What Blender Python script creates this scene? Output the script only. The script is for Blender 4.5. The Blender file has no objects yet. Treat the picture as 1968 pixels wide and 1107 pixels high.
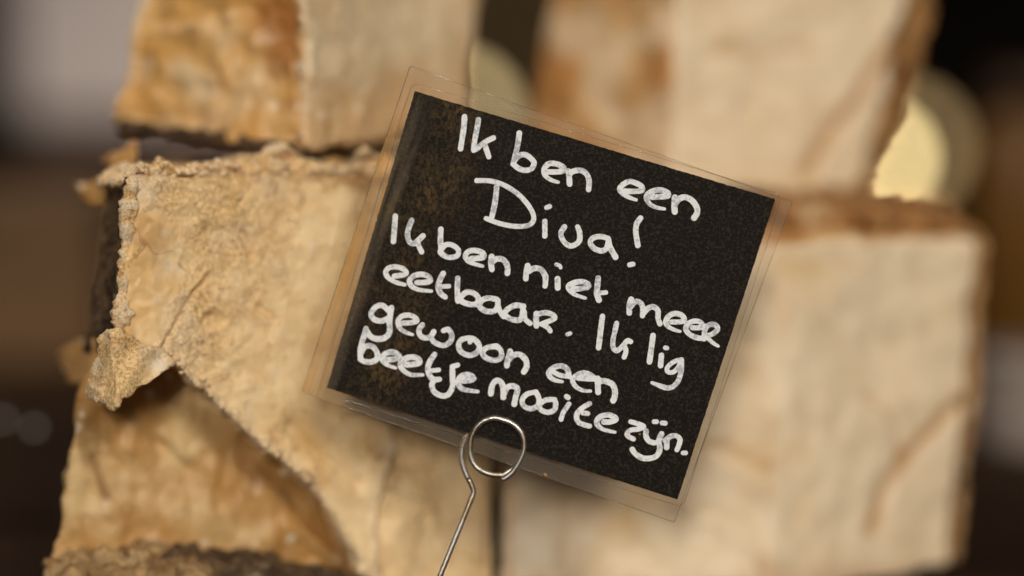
import bpy, bmesh, math, random
import numpy as np
from mathutils import Vector, noise

random.seed(7)
scene = bpy.context.scene
COL = scene.collection

# ------------------------------------------------------------------ camera
PITCH = math.radians(8.0)
SN, CS = math.sin(PITCH), math.cos(PITCH)
CAM_Z = 0.163                      # counter top is z = 0
K = 1968 * 85.0 / 36.0             # pixels of the photograph per unit of tangent
FOCUS = 0.553
cam_d = bpy.data.cameras.new('camera')
cam_d.lens = 85; cam_d.sensor_width = 36
cam_d.clip_start = 0.01; cam_d.clip_end = 50
cam_d.dof.use_dof = True
cam_d.dof.focus_distance = FOCUS
cam_d.dof.aperture_fstop = 2.12
cam_d.dof.aperture_blades = 0
cam = bpy.data.objects.new('camera', cam_d)
cam.location = (0, 0, CAM_Z)
cam.rotation_euler = (math.radians(90) - PITCH, 0, 0)
COL.objects.link(cam)
scene.camera = cam

# ------------------------------------------------------------------ world, lamps, exposure
w = bpy.data.worlds.new('World'); scene.world = w; w.use_nodes = True
bg = w.node_tree.nodes['Background']
bg.inputs['Color'].default_value = (1.0, 0.86, 0.70, 1)
bg.inputs['Strength'].default_value = 0.05

def area(name, loc, target, size, power, col):
    l = bpy.data.lights.new(name, 'AREA')
    l.shape = 'DISK'; l.size = size; l.energy = power; l.color = col
    o = bpy.data.objects.new(name, l); COL.objects.link(o)
    o.location = loc
    d = Vector(target) - Vector(loc)
    o.rotation_euler = d.to_track_quat('-Z', 'Y').to_euler()
    return o
def spot(name, loc, target, radius, power, col, cone, blend):
    l = bpy.data.lights.new(name, 'SPOT')
    l.energy = power; l.color = col; l.shadow_soft_size = radius
    l.spot_size = math.radians(cone); l.spot_blend = blend
    o = bpy.data.objects.new(name, l); COL.objects.link(o)
    o.location = loc
    o.rotation_euler = (Vector(target) - Vector(loc)).to_track_quat('-Z', 'Y').to_euler()
spot('key_lamp', (0.42, -0.32, 0.80), (0.000, 0.60, 0.088), 0.34, 232.0, (1.0, 0.895, 0.745), 14.5, 1.0)
spot('front_lamp', (-0.14, -0.60, 0.60), (-0.004, 0.60, 0.088), 0.46, 590.0, (1.0, 0.905, 0.765), 12.8, 1.0)
area('background_fill', (-0.32, 0.84, 0.95), (-0.25, 1.15, 0.1), 0.3, 2.9, (1.0, 0.86, 0.76))  # unseen fill light, added to brighten the panel and box behind

scene.view_settings.view_transform = 'Standard'
scene.view_settings.look = 'None'
scene.view_settings.exposure = 0.0
scene.view_settings.gamma = 1.0
scene.view_settings.use_curve_mapping = False
scene.cycles.use_denoising = True
scene.cycles.use_adaptive_sampling = False
scene.cycles.transparent_max_bounces = 16
scene.cycles.max_bounces = 5
scene.cycles.diffuse_bounces = 3
scene.cycles.glossy_bounces = 2
scene.cycles.sample_clamp_indirect = 6

# ------------------------------------------------------------------ geometry helpers
RIGHT = Vector((1, 0, 0)); FWD = Vector((0, CS, -SN)); UP = Vector((0, SN, CS))
CAM = Vector((0, 0, CAM_Z))
def P(px, py, d):
    """world point that stands d metres in front of the lens, seen at photo pixel px, py"""
    px, py, d = float(px), float(py), float(d)
    return CAM + d * (FWD + RIGHT * ((px - 984) / K) + UP * ((553.5 - py) / K))
def Pz(px, z, d):
    t = ((z - CAM_Z) / d + SN) / CS
    return CAM + d * (FWD + RIGHT * ((px - 984) / K) + UP * t)
def proj(co):
    """photo pixel coordinates of an (n,3) array of points"""
    q = co - np.array(CAM)
    d = q @ np.array(FWD)
    return 984 + K * q[:, 0] / d, 553.5 - K * (q @ np.array(UP)) / d

def thing(name, label, cat, loc, group=None):
    o = bpy.data.objects.new(name, None); COL.objects.link(o)
    o.location = loc; o.empty_display_size = 0.01
    o['label'] = label; o['category'] = cat
    if group: o['group'] = group
    return o
def root_loc(o):
    while o.parent: o = o.parent
    return o.location
def link(name, me, mat, parent=None, label=None):
    """mesh made in world coordinates -> object; under a parent it goes to the root's local space"""
    o = bpy.data.objects.new(name, me)
    COL.objects.link(o)
    if parent is not None:
        L = root_loc(parent)
        n = len(me.vertices); a = np.empty(n * 3, np.float32)
        me.vertices.foreach_get('co', a)
        a = a.reshape(-1, 3) - np.array(L, np.float32)
        me.vertices.foreach_set('co', a.ravel()); me.update()
        o.parent = parent
    if mat:
        me.materials.clear(); me.materials.append(mat)
    if label: o['label'] = label
    return o
def mesh_from(verts, faces, smooth=False, name='m'):
    me = bpy.data.meshes.new(name)
    me.from_pydata([tuple(v) for v in verts], [], faces)
    me.validate(); me.update()
    if smooth:
        me.polygons.foreach_set('use_smooth', [True] * len(me.polygons))
    return me

def hexa(bl, br, tr, tl, bbl, bbr, btr, btl):
    v = [bl, br, tr, tl, bbl, bbr, btr, btl]
    f = [(0, 1, 2, 3), (5, 4, 7, 6), (1, 5, 6, 2), (4, 0, 3, 7), (3, 2, 6, 7), (4, 5, 1, 0)]
    return v, f
def prism(front, back):
    n = len(front)
    f = [tuple(range(n)), tuple(range(2 * n - 1, n - 1, -1))]
    for i in range(n):
        j = (i + 1) % n
        f.append((j, i, n + i, n + j))
    return list(front) + list(back), f

def solid(v, f, voxel, smooth=6):
    """closed shape -> even voxel mesh with rounded edges; returns (coords, normals, mesh)"""
    me = bpy.data.meshes.new('t'); me.from_pydata([tuple(x) for x in v], [], f); me.update()
    bm = bmesh.new(); bm.from_mesh(me)
    bmesh.ops.recalc_face_normals(bm, faces=bm.faces)
    bmesh.ops.triangulate(bm, faces=bm.faces)
    bm.to_mesh(me); bm.free()
    o = bpy.data.objects.new('t', me); COL.objects.link(o)
    r = o.modifiers.new('r', 'REMESH'); r.mode = 'VOXEL'; r.voxel_size = voxel; r.adaptivity = 0
    if smooth:
        s = o.modifiers.new('s', 'SMOOTH'); s.factor = 0.5; s.iterations = smooth
    dg = bpy.context.evaluated_depsgraph_get()
    out = bpy.data.meshes.new_from_object(o.evaluated_get(dg))
    bpy.data.objects.remove(o); bpy.data.meshes.remove(me)
    n = len(out.vertices)
    co = np.empty(n * 3, np.float32); out.vertices.foreach_get('co', co)
    no = np.empty(n * 3, np.float32); out.vertex_normals.foreach_get('vector', no)
    out.polygons.foreach_set('use_smooth', [True] * len(out.polygons))
    return co.reshape(-1, 3).astype(float), no.reshape(-1, 3).astype(float), out

def nz(co, scale, octaves=3, off=0.0, H=1.0):
    o = Vector((off, off * 1.7, off * 0.3))
    fr = noise.fractal
    return np.array([fr(Vector(c) * scale + o, H, 2.0, octaves) for c in co])
def nz_st(co, sc3, octaves=3, off=0.0):
    o = Vector((off, off * 1.7, off * 0.3)); fr = noise.fractal
    return np.array([fr(Vector((c[0] * sc3[0], c[1] * sc3[1], c[2] * sc3[2])) + o, 1.0, 2.0, octaves) for c in co])
def ridge(co, scale, off=0.0):
    o = Vector((off, off, off)); nf = noise.noise
    return 1 - np.abs(np.array([nf(Vector(c) * scale + o) for c in co])) * 2
def sstep(a, b, x):
    t = np.clip((x - a) / (b - a), 0, 1)
    return t * t * (3 - 2 * t)
def seg_dist(x, y, pts):
    best = np.full(x.shape, 1e9)
    for (ax, ay), (bx, by) in zip(pts[:-1], pts[1:]):
        dx, dy = bx - ax, by - ay
        t = np.clip(((x - ax) * dx + (y - ay) * dy) / (dx * dx + dy * dy + 1e-9), 0, 1)
        best = np.minimum(best, np.hypot(x - ax - t * dx, y - ay - t * dy))
    return best
def blob(x, y, cx, cy, r):
    return np.exp(-((x - cx) ** 2 + (y - cy) ** 2) / (r * r))
def set_co(me, co):
    me.vertices.foreach_set('co', co.astype(np.float32).ravel()); me.update()
def set_attr(me, name, val):
    a = me.attributes.new(name, 'FLOAT', 'POINT')
    a.data.foreach_set('value', np.clip(val, 0, 1).astype(np.float32))

# ------------------------------------------------------------------ materials
class NT:
    def __init__(s, name):
        s.m = bpy.data.materials.new(name); s.m.use_nodes = True
        s.t = s.m.node_tree; s.t.nodes.clear()
        s.out = s.n('ShaderNodeOutputMaterial')
        s.tc = s.n('ShaderNodeTexCoord')
    def n(s, kind, **kw):
        nd = s.t.nodes.new(kind)
        for k, v in kw.items(): setattr(nd, k, v)
        return nd
    def l(s, a, b): s.t.links.new(a, b)
    def val(s, sock, v):
        if isinstance(v, bpy.types.NodeSocket): s.l(v, sock)
        else: sock.default_value = v
    def noise(s, scale, detail=4, rough=0.55, dist=0.0, vec=None, stretch=None):
        nd = s.n('ShaderNodeTexNoise')
        v = vec or s.tc.outputs['Object']
        if stretch:
            mp = s.n('ShaderNodeMapping'); mp.inputs['Scale'].default_value = stretch[0]
            mp.inputs['Rotation'].default_value = stretch[1]
            s.l(v, mp.inputs['Vector']); v = mp.outputs['Vector']
        s.l(v, nd.inputs['Vector'])
        nd.inputs['Scale'].default_value = scale; nd.inputs['Detail'].default_value = detail
        nd.inputs['Roughness'].default_value = rough; nd.inputs['Distortion'].default_value = dist
        return nd.outputs['Fac']
    def vor(s, scale, feature='F1', rnd=1.0):
        nd = s.n('ShaderNodeTexVoronoi', feature=feature)
        s.l(s.tc.outputs['Object'], nd.inputs['Vector']); nd.inputs['Scale'].default_value = scale
        nd.inputs['Randomness'].default_value = rnd
        return nd.outputs['Distance']
    def rng(s, x, a, b, c=0.0, d=1.0):
        nd = s.n('ShaderNodeMapRange', interpolation_type='SMOOTHSTEP')
        s.l(x, nd.inputs['Value'])
        nd.inputs['From Min'].default_value = a; nd.inputs['From Max'].default_value = b
        nd.inputs['To Min'].default_value = c; nd.inputs['To Max'].default_value = d
        return nd.outputs['Result']
    def math(s, op, a, b=0.0):
        nd = s.n('ShaderNodeMath', operation=op)
        s.val(nd.inputs[0], a); s.val(nd.inputs[1], b)
        return nd.outputs[0]
    def mix(s, fac, a, b, mode='MIX'):
        nd = s.n('ShaderNodeMix', data_type='RGBA', blend_type=mode)
        s.val(nd.inputs[0], fac)
        for sock, v in ((nd.inputs[6], a), (nd.inputs[7], b)):
            s.val(sock, v if isinstance(v, bpy.types.NodeSocket) else (*v, 1))
        return nd.outputs[2]
    def attr(s, name):
        nd = s.n('ShaderNodeAttribute', attribute_name=name)
        return nd.outputs['Fac']
    def bump(s, h, strength, dist, prev=None):
        nd = s.n('ShaderNodeBump'); s.val(nd.inputs['Strength'], strength)
        nd.inputs['Distance'].default_value = dist
        s.l(h, nd.inputs['Height'])
        if prev: s.l(prev, nd.inputs['Normal'])
        return nd.outputs['Normal']
    def bsdf(s, col, rough=0.5, normal=None, spec=0.4, sss=0.0, rad=(0.004, 0.002, 0.001), metal=0.0, **kw):
        b = s.n('ShaderNodeBsdfPrincipled')
        s.val(b.inputs['Base Color'], col if isinstance(col, bpy.types.NodeSocket) else (*col, 1))
        s.val(b.inputs['Roughness'], rough)
        b.inputs['Specular IOR Level'].default_value = spec
        b.inputs['Metallic'].default_value = metal
        if sss > 0.3:
            b.inputs['Subsurface Weight'].default_value = sss
            b.inputs['Subsurface Radius'].default_value = rad
            b.inputs['Subsurface Scale'].default_value = 1.0
        if normal: s.l(normal, b.inputs['Normal'])
        s.l(b.outputs[0], s.out.inputs['Surface'])
        return b

def cheese_mat(name, pale, tan, brown, sss=0.25, spots=0.6, grain_scale=700, bump=0.5, blotch=0.42, streaks=1.5, blue=0.86, cracks=0.0):
    """aged hard cheese: pale dry paste, waxy tan zones, brown stains, white crystals.
    attributes: aged (0 pale .. 1 waxy tan), stain (brown), grain (dry crumbs), white (bloom)"""
    pale, tan, brown = [(q[0], q[1] * (0.81 + blue * 0.17), q[2] * blue) for q in (pale, tan, brown)]
    t = NT(name)
    big = t.noise(42, 3, 0.6, 0.6); mid = t.noise(170, 4, 0.6); fine = t.noise(grain_scale, 3, 0.65)
    streak = t.noise(55, 3, 0.6, 0.4, stretch=((1.0, 1.0, 0.75), (0.2, 0.5, 0.0)))
    aged = t.attr('aged'); stain = t.attr('stain'); grain = t.attr('grain'); white = t.attr('white')
    f1 = t.math('ADD', aged, t.math('MULTIPLY', t.math('SUBTRACT', big, 0.5), 1.3))
    c = t.mix(t.rng(f1, 0.05, 0.95), pale, tan)
    f2 = t.math('ADD', stain, t.math('MULTIPLY', t.math('MULTIPLY', t.math('SUBTRACT', streak, 0.5), streaks), t.math('ADD', aged, 0.25)))
    c = t.mix(t.rng(f2, 0.12, 0.95, 0, 0.9), c, brown)
    c = t.mix(t.math('MULTIPLY', t.rng(mid, 0.42, 0.68), blotch), c, (tan[0] * 0.72, tan[1] * 0.62, tan[2] * 0.5))
    # dry crumbs: light and dark grains
    gr = t.mix(t.rng(fine, 0.38, 0.60), (tan[0] * 0.62, tan[1] * 0.54, tan[2] * 0.44), (pale[0] * 1.12, pale[1] * 1.06, pale[2] * 0.92))
    c = t.mix(t.math('MULTIPLY', grain, 0.75), c, gr)
    if cracks:
        wv = t.n('ShaderNodeVectorMath', operation='MULTIPLY_ADD')
        nd = t.n('ShaderNodeTexNoise'); nd.inputs['Scale'].default_value = 160; nd.inputs['Detail'].default_value = 3
        t.l(t.tc.outputs['Object'], nd.inputs['Vector'])
        t.l(nd.outputs['Color'], wv.inputs[0]); wv.inputs[1].default_value = (0.012, 0.012, 0.012); t.l(t.tc.outputs['Object'], wv.inputs[2])
        ve = t.n('ShaderNodeTexVoronoi', feature='DISTANCE_TO_EDGE'); ve.inputs['Scale'].default_value = 95
        t.l(wv.outputs[0], ve.inputs['Vector'])
        cr = t.math('MULTIPLY', t.rng(ve.outputs['Distance'], 0.0, 0.05, 1, 0), t.rng(big, 0.48, 0.62))
        c = t.mix(t.math('MULTIPLY', cr, cracks), c, (brown[0] * 0.8, brown[1] * 0.8, brown[2] * 0.8))
    # crystals
    sp = t.rng(t.vor(150), 0.10, 0.26, 1, 0)
    sp = t.math('MULTIPLY', sp, t.rng(t.noise(60, 2), 0.40, 0.54))
    c = t.mix(t.math('MULTIPLY', sp, spots), c, (0.86, 0.76, 0.60))
    c = t.mix(t.math('MULTIPLY', white, t.rng(fine, 0.3, 0.6, 0.4, 1.0)), c, (0.82, 0.73, 0.59))
    h = t.math('ADD', t.math('MULTIPLY', mid, 1.6 * bump), t.math('MULTIPLY', fine, t.math('ADD', t.math('MULTIPLY', grain, 0.9), bump * 0.35)))
    n = t.bump(h, 0.8, 0.0008)
    rough = t.math('SUBTRACT', t.math('ADD', t.math('MULTIPLY', grain, 0.35), 0.50), t.math('MULTIPLY', aged, 0.16))
    t.bsdf(c, rough, n, spec=0.35, sss=sss, rad=(0.004, 0.002, 0.0009))
    return t.m
def rind_mat(name, dark, mid_c, light, scale=220, bump=0.9):
    t = NT(name)
    a = t.noise(scale * 0.35, 5, 0.65, 0.5); b = t.noise(scale * 2.6, 5, 0.7, 0.2); s = t.noise(scale, 4, 0.6)
    c = t.mix(t.rng(a, 0.36, 0.62), dark, mid_c)
    lw = t.attr('white')
    f = t.math('ADD', t.math('MULTIPLY', t.rng(s, 0.5, 0.68), 0.55), lw)
    c = t.mix(t.rng(f, 0.25, 0.9), c, light)
    c = t.mix(t.math('MULTIPLY', t.rng(b, 0.42, 0.6, 1, 0), 0.5), c, tuple(x * 0.6 for x in dark))
    n = t.bump(t.math('ADD', t.math('MULTIPLY', s, 1.8), t.math('MULTIPLY', b, 0.7)), bump, 0.001)
    t.bsdf(c, 0.75, n, spec=0.3)
    return t.m
def plain_mat(name, col, col2, scale, rough=0.6, bump=0.2, dist=0.002, spec=0.3):
    t = NT(name)
    a = t.noise(scale, 5, 0.6, 0.3)
    n = t.bump(a, bump, dist)
    t.bsdf(t.mix(t.rng(a, 0.35, 0.65), col, col2), rough, n, spec=spec)
    return t.m
def wood_mat(name, c1, c2, scale=14):
    t = NT(name)
    a = t.noise(scale, 6, 0.65, 0.8, stretch=((0.12, 1.0, 1.0), (0, 0, 0)))
    b = t.noise(scale * 8, 4, 0.6, 0.2, stretch=((0.05, 1.0, 1.0), (0, 0, 0)))
    c = t.mix(t.rng(a, 0.35, 0.65), c1, c2)
    c = t.mix(t.math('MULTIPLY', t.rng(b, 0.45, 0.65), 0.4), c, tuple(x * 0.5 for x in c1))
    n = t.bump(b, 0.4, 0.002)
    t.bsdf(c, 0.7, n, spec=0.08)
    return t.m

M_GOLD = cheese_mat('cheese_golden', (0.74, 0.62, 0.45), (0.63, 0.37, 0.13), (0.36, 0.15, 0.04), sss=0.2, blotch=0.24, blue=0.88)
M_PALE = cheese_mat('cheese_pale', (0.83, 0.71, 0.535), (0.67, 0.46, 0.225), (0.44, 0.21, 0.065), sss=0.2, spots=0.2, bump=0.25, blotch=0.2, streaks=0.6, blue=0.95)
M_CRUST = cheese_mat('cheese_crust', (0.91, 0.73, 0.49), (0.80, 0.545, 0.265), (0.38, 0.205, 0.09), sss=0.2, spots=0.3, grain_scale=1350, bump=0.32, blotch=0.30, blue=0.86, cracks=0.6)
M_WAXY = cheese_mat('cheese_waxy', (0.68, 0.52, 0.30), (0.50, 0.29, 0.11), (0.22, 0.11, 0.04), sss=0.25, spots=0.75)
M_RIND = rind_mat('rind_dark', (0.055, 0.034, 0.020), (0.19, 0.115, 0.058), (0.55, 0.45, 0.33))
M_RINDL = rind_mat('rind_light', (0.30, 0.17, 0.075), (0.58, 0.40, 0.20), (0.72, 0.58, 0.40), scale=260)
M_RINDB = rind_mat('rind_brown', (0.26, 0.115, 0.035), (0.50, 0.27, 0.10), (0.66, 0.47, 0.27), scale=120)
M_COUNTER = wood_mat('counter_wood', (0.018, 0.010, 0.006), (0.034, 0.018, 0.010))
M_WALL = plain_mat('wall_dark', (0.014, 0.009, 0.006), (0.028, 0.018, 0.011), 2.0)

# ------------------------------------------------------------------ the setting: counter and dark wall
def box_mesh(x0, x1, y0, y1, z0, z1, bev=0.0, seg=2):
    bm = bmesh.new()
    vs = [bm.verts.new(p) for p in ((x0, y0, z0), (x1, y0, z0), (x1, y1, z0), (x0, y1, z0),
                                    (x0, y0, z1), (x1, y0, z1), (x1, y1, z1), (x0, y1, z1))]
    for f in ((3, 2, 1, 0), (4, 5, 6, 7), (0, 1, 5, 4), (1, 2, 6, 5), (2, 3, 7, 6), (3, 0, 4, 7)):
        bm.faces.new([vs[i] for i in f])
    if bev:
        bmesh.ops.bevel(bm, geom=bm.edges[:], offset=bev, segments=seg, affect='EDGES', profile=0.5)
    me = bpy.data.meshes.new('box'); bm.to_mesh(me); bm.free()
    return me
o = link('counter', box_mesh(-0.9, 0.9, 0.30, 1.02, -0.04, 0.0, 0.004), M_COUNTER); o['kind'] = 'structure'
o = link('wall', box_mesh(-2.5, 2.5, 5.00, 5.06, -1.4, 2.4), M_WALL); o['kind'] = 'structure'

# ------------------------------------------------------------------ cheese blocks
def block(root, v, f, voxel, mat, feat, smooth=6, name='body', amp=(0.0022, 0.0008, 0.0003), off=0.0, label=None):
    co, no, me = solid(v, f, voxel, smooth)
    x, y = proj(co)
    d = amp[0] * nz(co, 32, 3, off) + amp[1] * nz(co, 130, 3, off + 5) + amp[2] * nz(co, 480, 3, off + 9)
    a = dict(aged=np.zeros(len(co)), stain=np.zeros(len(co)), grain=np.zeros(len(co)), white=np.zeros(len(co)))
    extra = feat(co, no, x, y, a)
    if extra is not None: d = d + extra
    set_co(me, co + no * d[:, None])
    for k, q in a.items(): set_attr(me, k, q)
    return link(name, me, mat, root, label)

# -- lower left: big aged block with the crust torn away along a diagonal
A = thing('cheese_block', 'large crumbling cheese block with torn crust at lower left, behind the sign', 'cheese',
          Pz(520, 0, 0.63), 'old cheese blocks stacked on the counter')
v, f = hexa(Pz(62, 0.001, 0.573), Pz(925, 0.001, 0.604), P(925, 322, 0.604), P(250, 318, 0.574),
            Pz(330, 0.001, 0.72), Pz(1000, 0.001, 0.72), Pz(990, 0.098, 0.72), Pz(350, 0.098, 0.72))
def feat_body(co, no, x, y, a):
    n1 = nz(co, 60, 3, 3.0)
    a['aged'][:] = 0.85 - 0.55 * sstep(700, 790, x) - 0.75 * blob(x, y, 200, 960, 120) - 0.3 * blob(x, y, 420, 1000, 70) + 0.5 * n1
    a['stain'][:] = 0.35 * np.exp(-(seg_dist(x, y, [(300, 690), (420, 800), (540, 900), (640, 1010), (700, 1107)]) / 75) ** 2) + 0.25 * n1 + 0.9 * np.exp(-(seg_dist(x, y, [(968, 880), (972, 1107)]) / 12) ** 2)
    a['stain'][:] += 0.75 * np.exp(-(seg_dist(x, y, [(148, 740), (135, 800), (112, 900), (96, 1000), (92, 1060)]) / 17) ** 2)
    a['stain'][:] += 0.8 * np.exp(-(seg_dist(x, y, [(180, 880), (205, 960)]) / 8) ** 2) * (x < 260)
    folds = nz_st(co, (160, 160, 45), 3, 2.0)
    return (0.0016 * folds * (x < 760) - 0.003 * np.exp(-(seg_dist(x, y, [(968, 880), (972, 1107)]) / 12) ** 2)
            - 0.0022 * np.exp(-(seg_dist(x, y, [(180, 880), (205, 960)]) / 8) ** 2)
            - 0.0020 * np.exp(-(seg_dist(x, y, [(300, 850), (360, 900)]) / 9) ** 2)
            - 0.0026 * np.exp(-(seg_dist(x, y, [(520, 900), (620, 1010), (700, 1090)]) / 14) ** 2)
            + 0.0020 * np.exp(-(seg_dist(x, y, [(560, 1010), (610, 1050), (680, 1100)]) / 12) ** 2)
            - 0.0012 * np.exp(-(seg_dist(x, y, [(1080, 960), (1085, 1080)]) / 14) ** 2))
block(A, v, f, 0.0011, M_WAXY, feat_body, off=1.0, amp=(0.0020, 0.0010, 0.0003))

# plane of the torn crust face
def plane_pt(p0, p1, p2):
    a, b, c = Vector(p0), Vector(p1), Vector(p2)
    n = (b - a).cross(c - a).normalized()
    def hit(px, py, lift=0.0):
        px, py = float(px), float(py)
        d = FWD + RIGHT * ((px - 984) / K) + UP * ((553.5 - py) / K)
        t = (a - CAM).dot(n) / d.dot(n)
        q = CAM + d * t
        s = -1 if n.dot(FWD) > 0 else 1
        return q + n * (s * lift)
    return hit, (n if n.dot(FWD) < 0 else -n)
hitA, nA = plane_pt(P(235, 345, 0.556), P(965, 310, 0.599), Pz(300, 0, 0.560))
def jag(pts, amp, step, seed, closed=True):
    """resample an outline as a fractal tear: slow wander plus fine teeth"""
    out = []; n = len(pts); acc = 0.0; step = step * 0.55
    for i in range(n if closed else n - 1):
        a, b = pts[i], pts[(i + 1) % n]
        L = math.hypot(b[0] - a[0], b[1] - a[1]); k = max(1, int(L / step))
        for j in range(k):
            t = j / k; q = (acc + L * t)
            nx, ny = -(b[1] - a[1]) / L, (b[0] - a[0]) / L
            d = amp * (1.5 * noise.noise(Vector((q / 34.0, seed * 3.7, 0.2))) + 0.9 * noise.noise(Vector((q / 11.0, seed * 1.3, 5.2))) + 0.5 * noise.noise(Vector((q / 4.5, seed, 9.2))))
            out.append((a[0] + (b[0] - a[0]) * t + nx * d, a[1] + (b[1] - a[1]) * t + ny * d))
        acc += L
    return out
outl = [(254, 352), (300, 328), (360, 332), (430, 330), (500, 318), (545, 322), (620, 336), (700, 322), (752, 318), (860, 318), (962, 318),
        (964, 480), (962, 640), (966, 760), (964, 860), (966, 940), (968, 1010), (966, 1080), (966, 1160), (770, 1160), (738, 1158), (690, 1085), (668, 1040), (640, 985), (595, 925), (560, 895),
        (522, 868), (486, 845), (440, 798), (402, 760), (372, 738), (330, 700), (300, 672), (262, 666), (240, 668), (238, 600), (243, 520), (249, 430)]
outl = jag(outl, 4.5, 14, 3)
v, f = prism([hitA(*q) for q in outl], [hitA(*q, -0.017) + Vector((0.003, 0, 0)) for q in outl])
GRAIN = [(330, 370, 90, .8), (430, 400, 100, .95), (540, 420, 100, .8), (420, 500, 90, .8), (500, 480, 90, .9), (560, 560, 90, .5),
         (390, 590, 60, 1), (360, 660, 60, 1), (420, 680, 60, .8), (470, 560, 80, .7), (520, 700, 60, .4), (700, 420, 80, .2), (640, 480, 80, .5)]
def feat_crust(co, no, x, y, a):
    g = np.zeros(len(x))
    for cx, cy, r, s in GRAIN: g = np.maximum(g, s * blob(x, y, cx, cy, r))
    n1 = nz(co, 75, 3, 4.0); n2 = nz(co, 300, 3, 8.0)
    g = np.clip(g + 0.35 * n1 - 0.05, 0, 1)
    smooth_zone = blob(x, y, 262, 520, 62) + blob(x, y, 255, 600, 50) + blob(x, y, 275, 430, 45)
    g = np.clip(g - 1.1 * smooth_zone, 0, 1)
    calm = 1 - 0.8 * sstep(430, 640, x)
    g = g * calm
    edge_d = seg_dist(x, y, [(300, 672), (330, 700), (402, 760), (440, 798), (522, 868), (595, 925), (668, 1040), (722, 1134)])
    a['grain'][:] = g
    a['aged'][:] = 0.30 + 0.45 * smooth_zone + 0.5 * blob(x, y, 690, 640, 60) + 0.45 * blob(x, y, 590, 845, 40) + 0.35 * blob(x, y, 650, 900, 45) + 0.35 * n1
    topdirt = sstep(372, 335, y + 14 * n1)
    a['stain'][:] = 0.75 * topdirt + 0.35 * sstep(0.1, 0.5, nz(co, 95, 3, 91.0)) + 0.5 * blob(x, y, 505, 540, 12) + 0.6 * blob(x, y, 520, 352, 40) * sstep(-.2, .3, n2) + 0.5 * blob(x, y, 610, 600, 22) + 0.35 * blob(x, y, 345, 395, 22) + 0.6 * np.exp(-(seg_dist(x, y, [(320, 590), (370, 560), (395, 535)]) / 5) ** 2)
    a['white'][:] = 0.7 * blob(x, y, 262, 365, 34) + 0.6 * blob(x, y, 335, 505, 26) * sstep(-.1, .3, n2) + 0.35 * np.exp(-(edge_d / 13) ** 2) + 0.3 * sstep(0.25, 0.6, n1)
    pit = np.hypot((x - 415) / 23, (y - 615) / 20) + 0.45 * nz(co, 190, 2, 95.0)
    cracks = (np.exp(-(seg_dist(x, y, [(300, 690), (335, 628), (370, 565), (402, 530)]) / 4) ** 2)
              + np.exp(-(seg_dist(x, y, [(325, 700), (355, 735)]) / 4) ** 2)
              + np.exp(-(seg_dist(x, y, [(500, 590), (530, 615)]) / 6) ** 2) + np.exp(-(seg_dist(x, y, [(470, 450), (485, 490)]) / 6) ** 2))
    step1 = sstep(-6, 6, (x - 480) * 0.55 + (y - 880) * -0.45 + 12 * n1) * sstep(600, 720, y)
    gouge = np.exp(-(seg_dist(x, y, [(560, 820), (620, 880)]) / 14) ** 2) + np.exp(-(seg_dist(x, y, [(640, 890), (690, 930)]) / 12) ** 2)
    stepx = 742 + 16 * n1 + 14 * np.sin(y / 60.0)
    inner = sstep(stepx - 5, stepx + 7, x) * sstep(560, 760, y)
    a['aged'][:] = a['aged'] * (1 - inner) + 0.22 * inner
    a['stain'][:] = np.maximum(a['stain'], 0.9 * np.exp(-((x - 966) / 9) ** 2) * (y > 860)) + 0.30 * np.exp(-((x - stepx) / 6) ** 2) * (y > 780) + 0.5 * blob(x, y, 845, 985, 9)
    a['white'][:] += 0.3 * np.exp(-((x - stepx + 10) / 9) ** 2) * (y > 700)
    crumb = ridge(co, 620, 2.0) * 0.5 + nz(co, 900, 2, 3.0)
    return (g * 0.00036 * crumb + 0.00045 * calm * n2 * (0.3 + g)
            - 0.0009 * sstep(1.1, 0.5, pit) + 0.0004 * np.exp(-((pit - 1.15) / 0.25) ** 2)
            - 0.0014 * cracks - 0.0014 * gouge - 0.0030 * inner - 0.0012 * np.exp(-((x - 968) / 10) ** 2) + 0.0006 * calm * nz(co, 140, 4, 31.0)
            - 0.006 * sstep(345, 318, y) + 0.0010 * np.exp(-(edge_d / 10) ** 2) * n2 * 2)
block(A, v, f, 0.00052, M_CRUST, feat_crust, smooth=3, name='crust', off=2.0, amp=(0.0010, 0.0004, 0.0002), label='pale crumbly outer crust torn off along a diagonal edge')

def rindpart(root, name, v, f, voxel, mat, amp, white=None, off=0.0, smooth=2, label=None):
    co, no, me = solid(v, f, voxel, smooth)
    x, y = proj(co)
    n = amp[0] * nz(co, 110, 3, off) + amp[1] * nz(co, 420, 3, off + 3) + amp[2] * nz(co, 1000, 2, off + 6)
    set_attr(me, 'white', white(co, no, x, y) if white else np.zeros(len(co)))
    for k in ('aged', 'stain', 'grain'): set_attr(me, k, np.full(len(co), 0.6))
    set_co(me, co + no * n[:, None])
    return link(name, me, mat, root, label)

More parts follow.
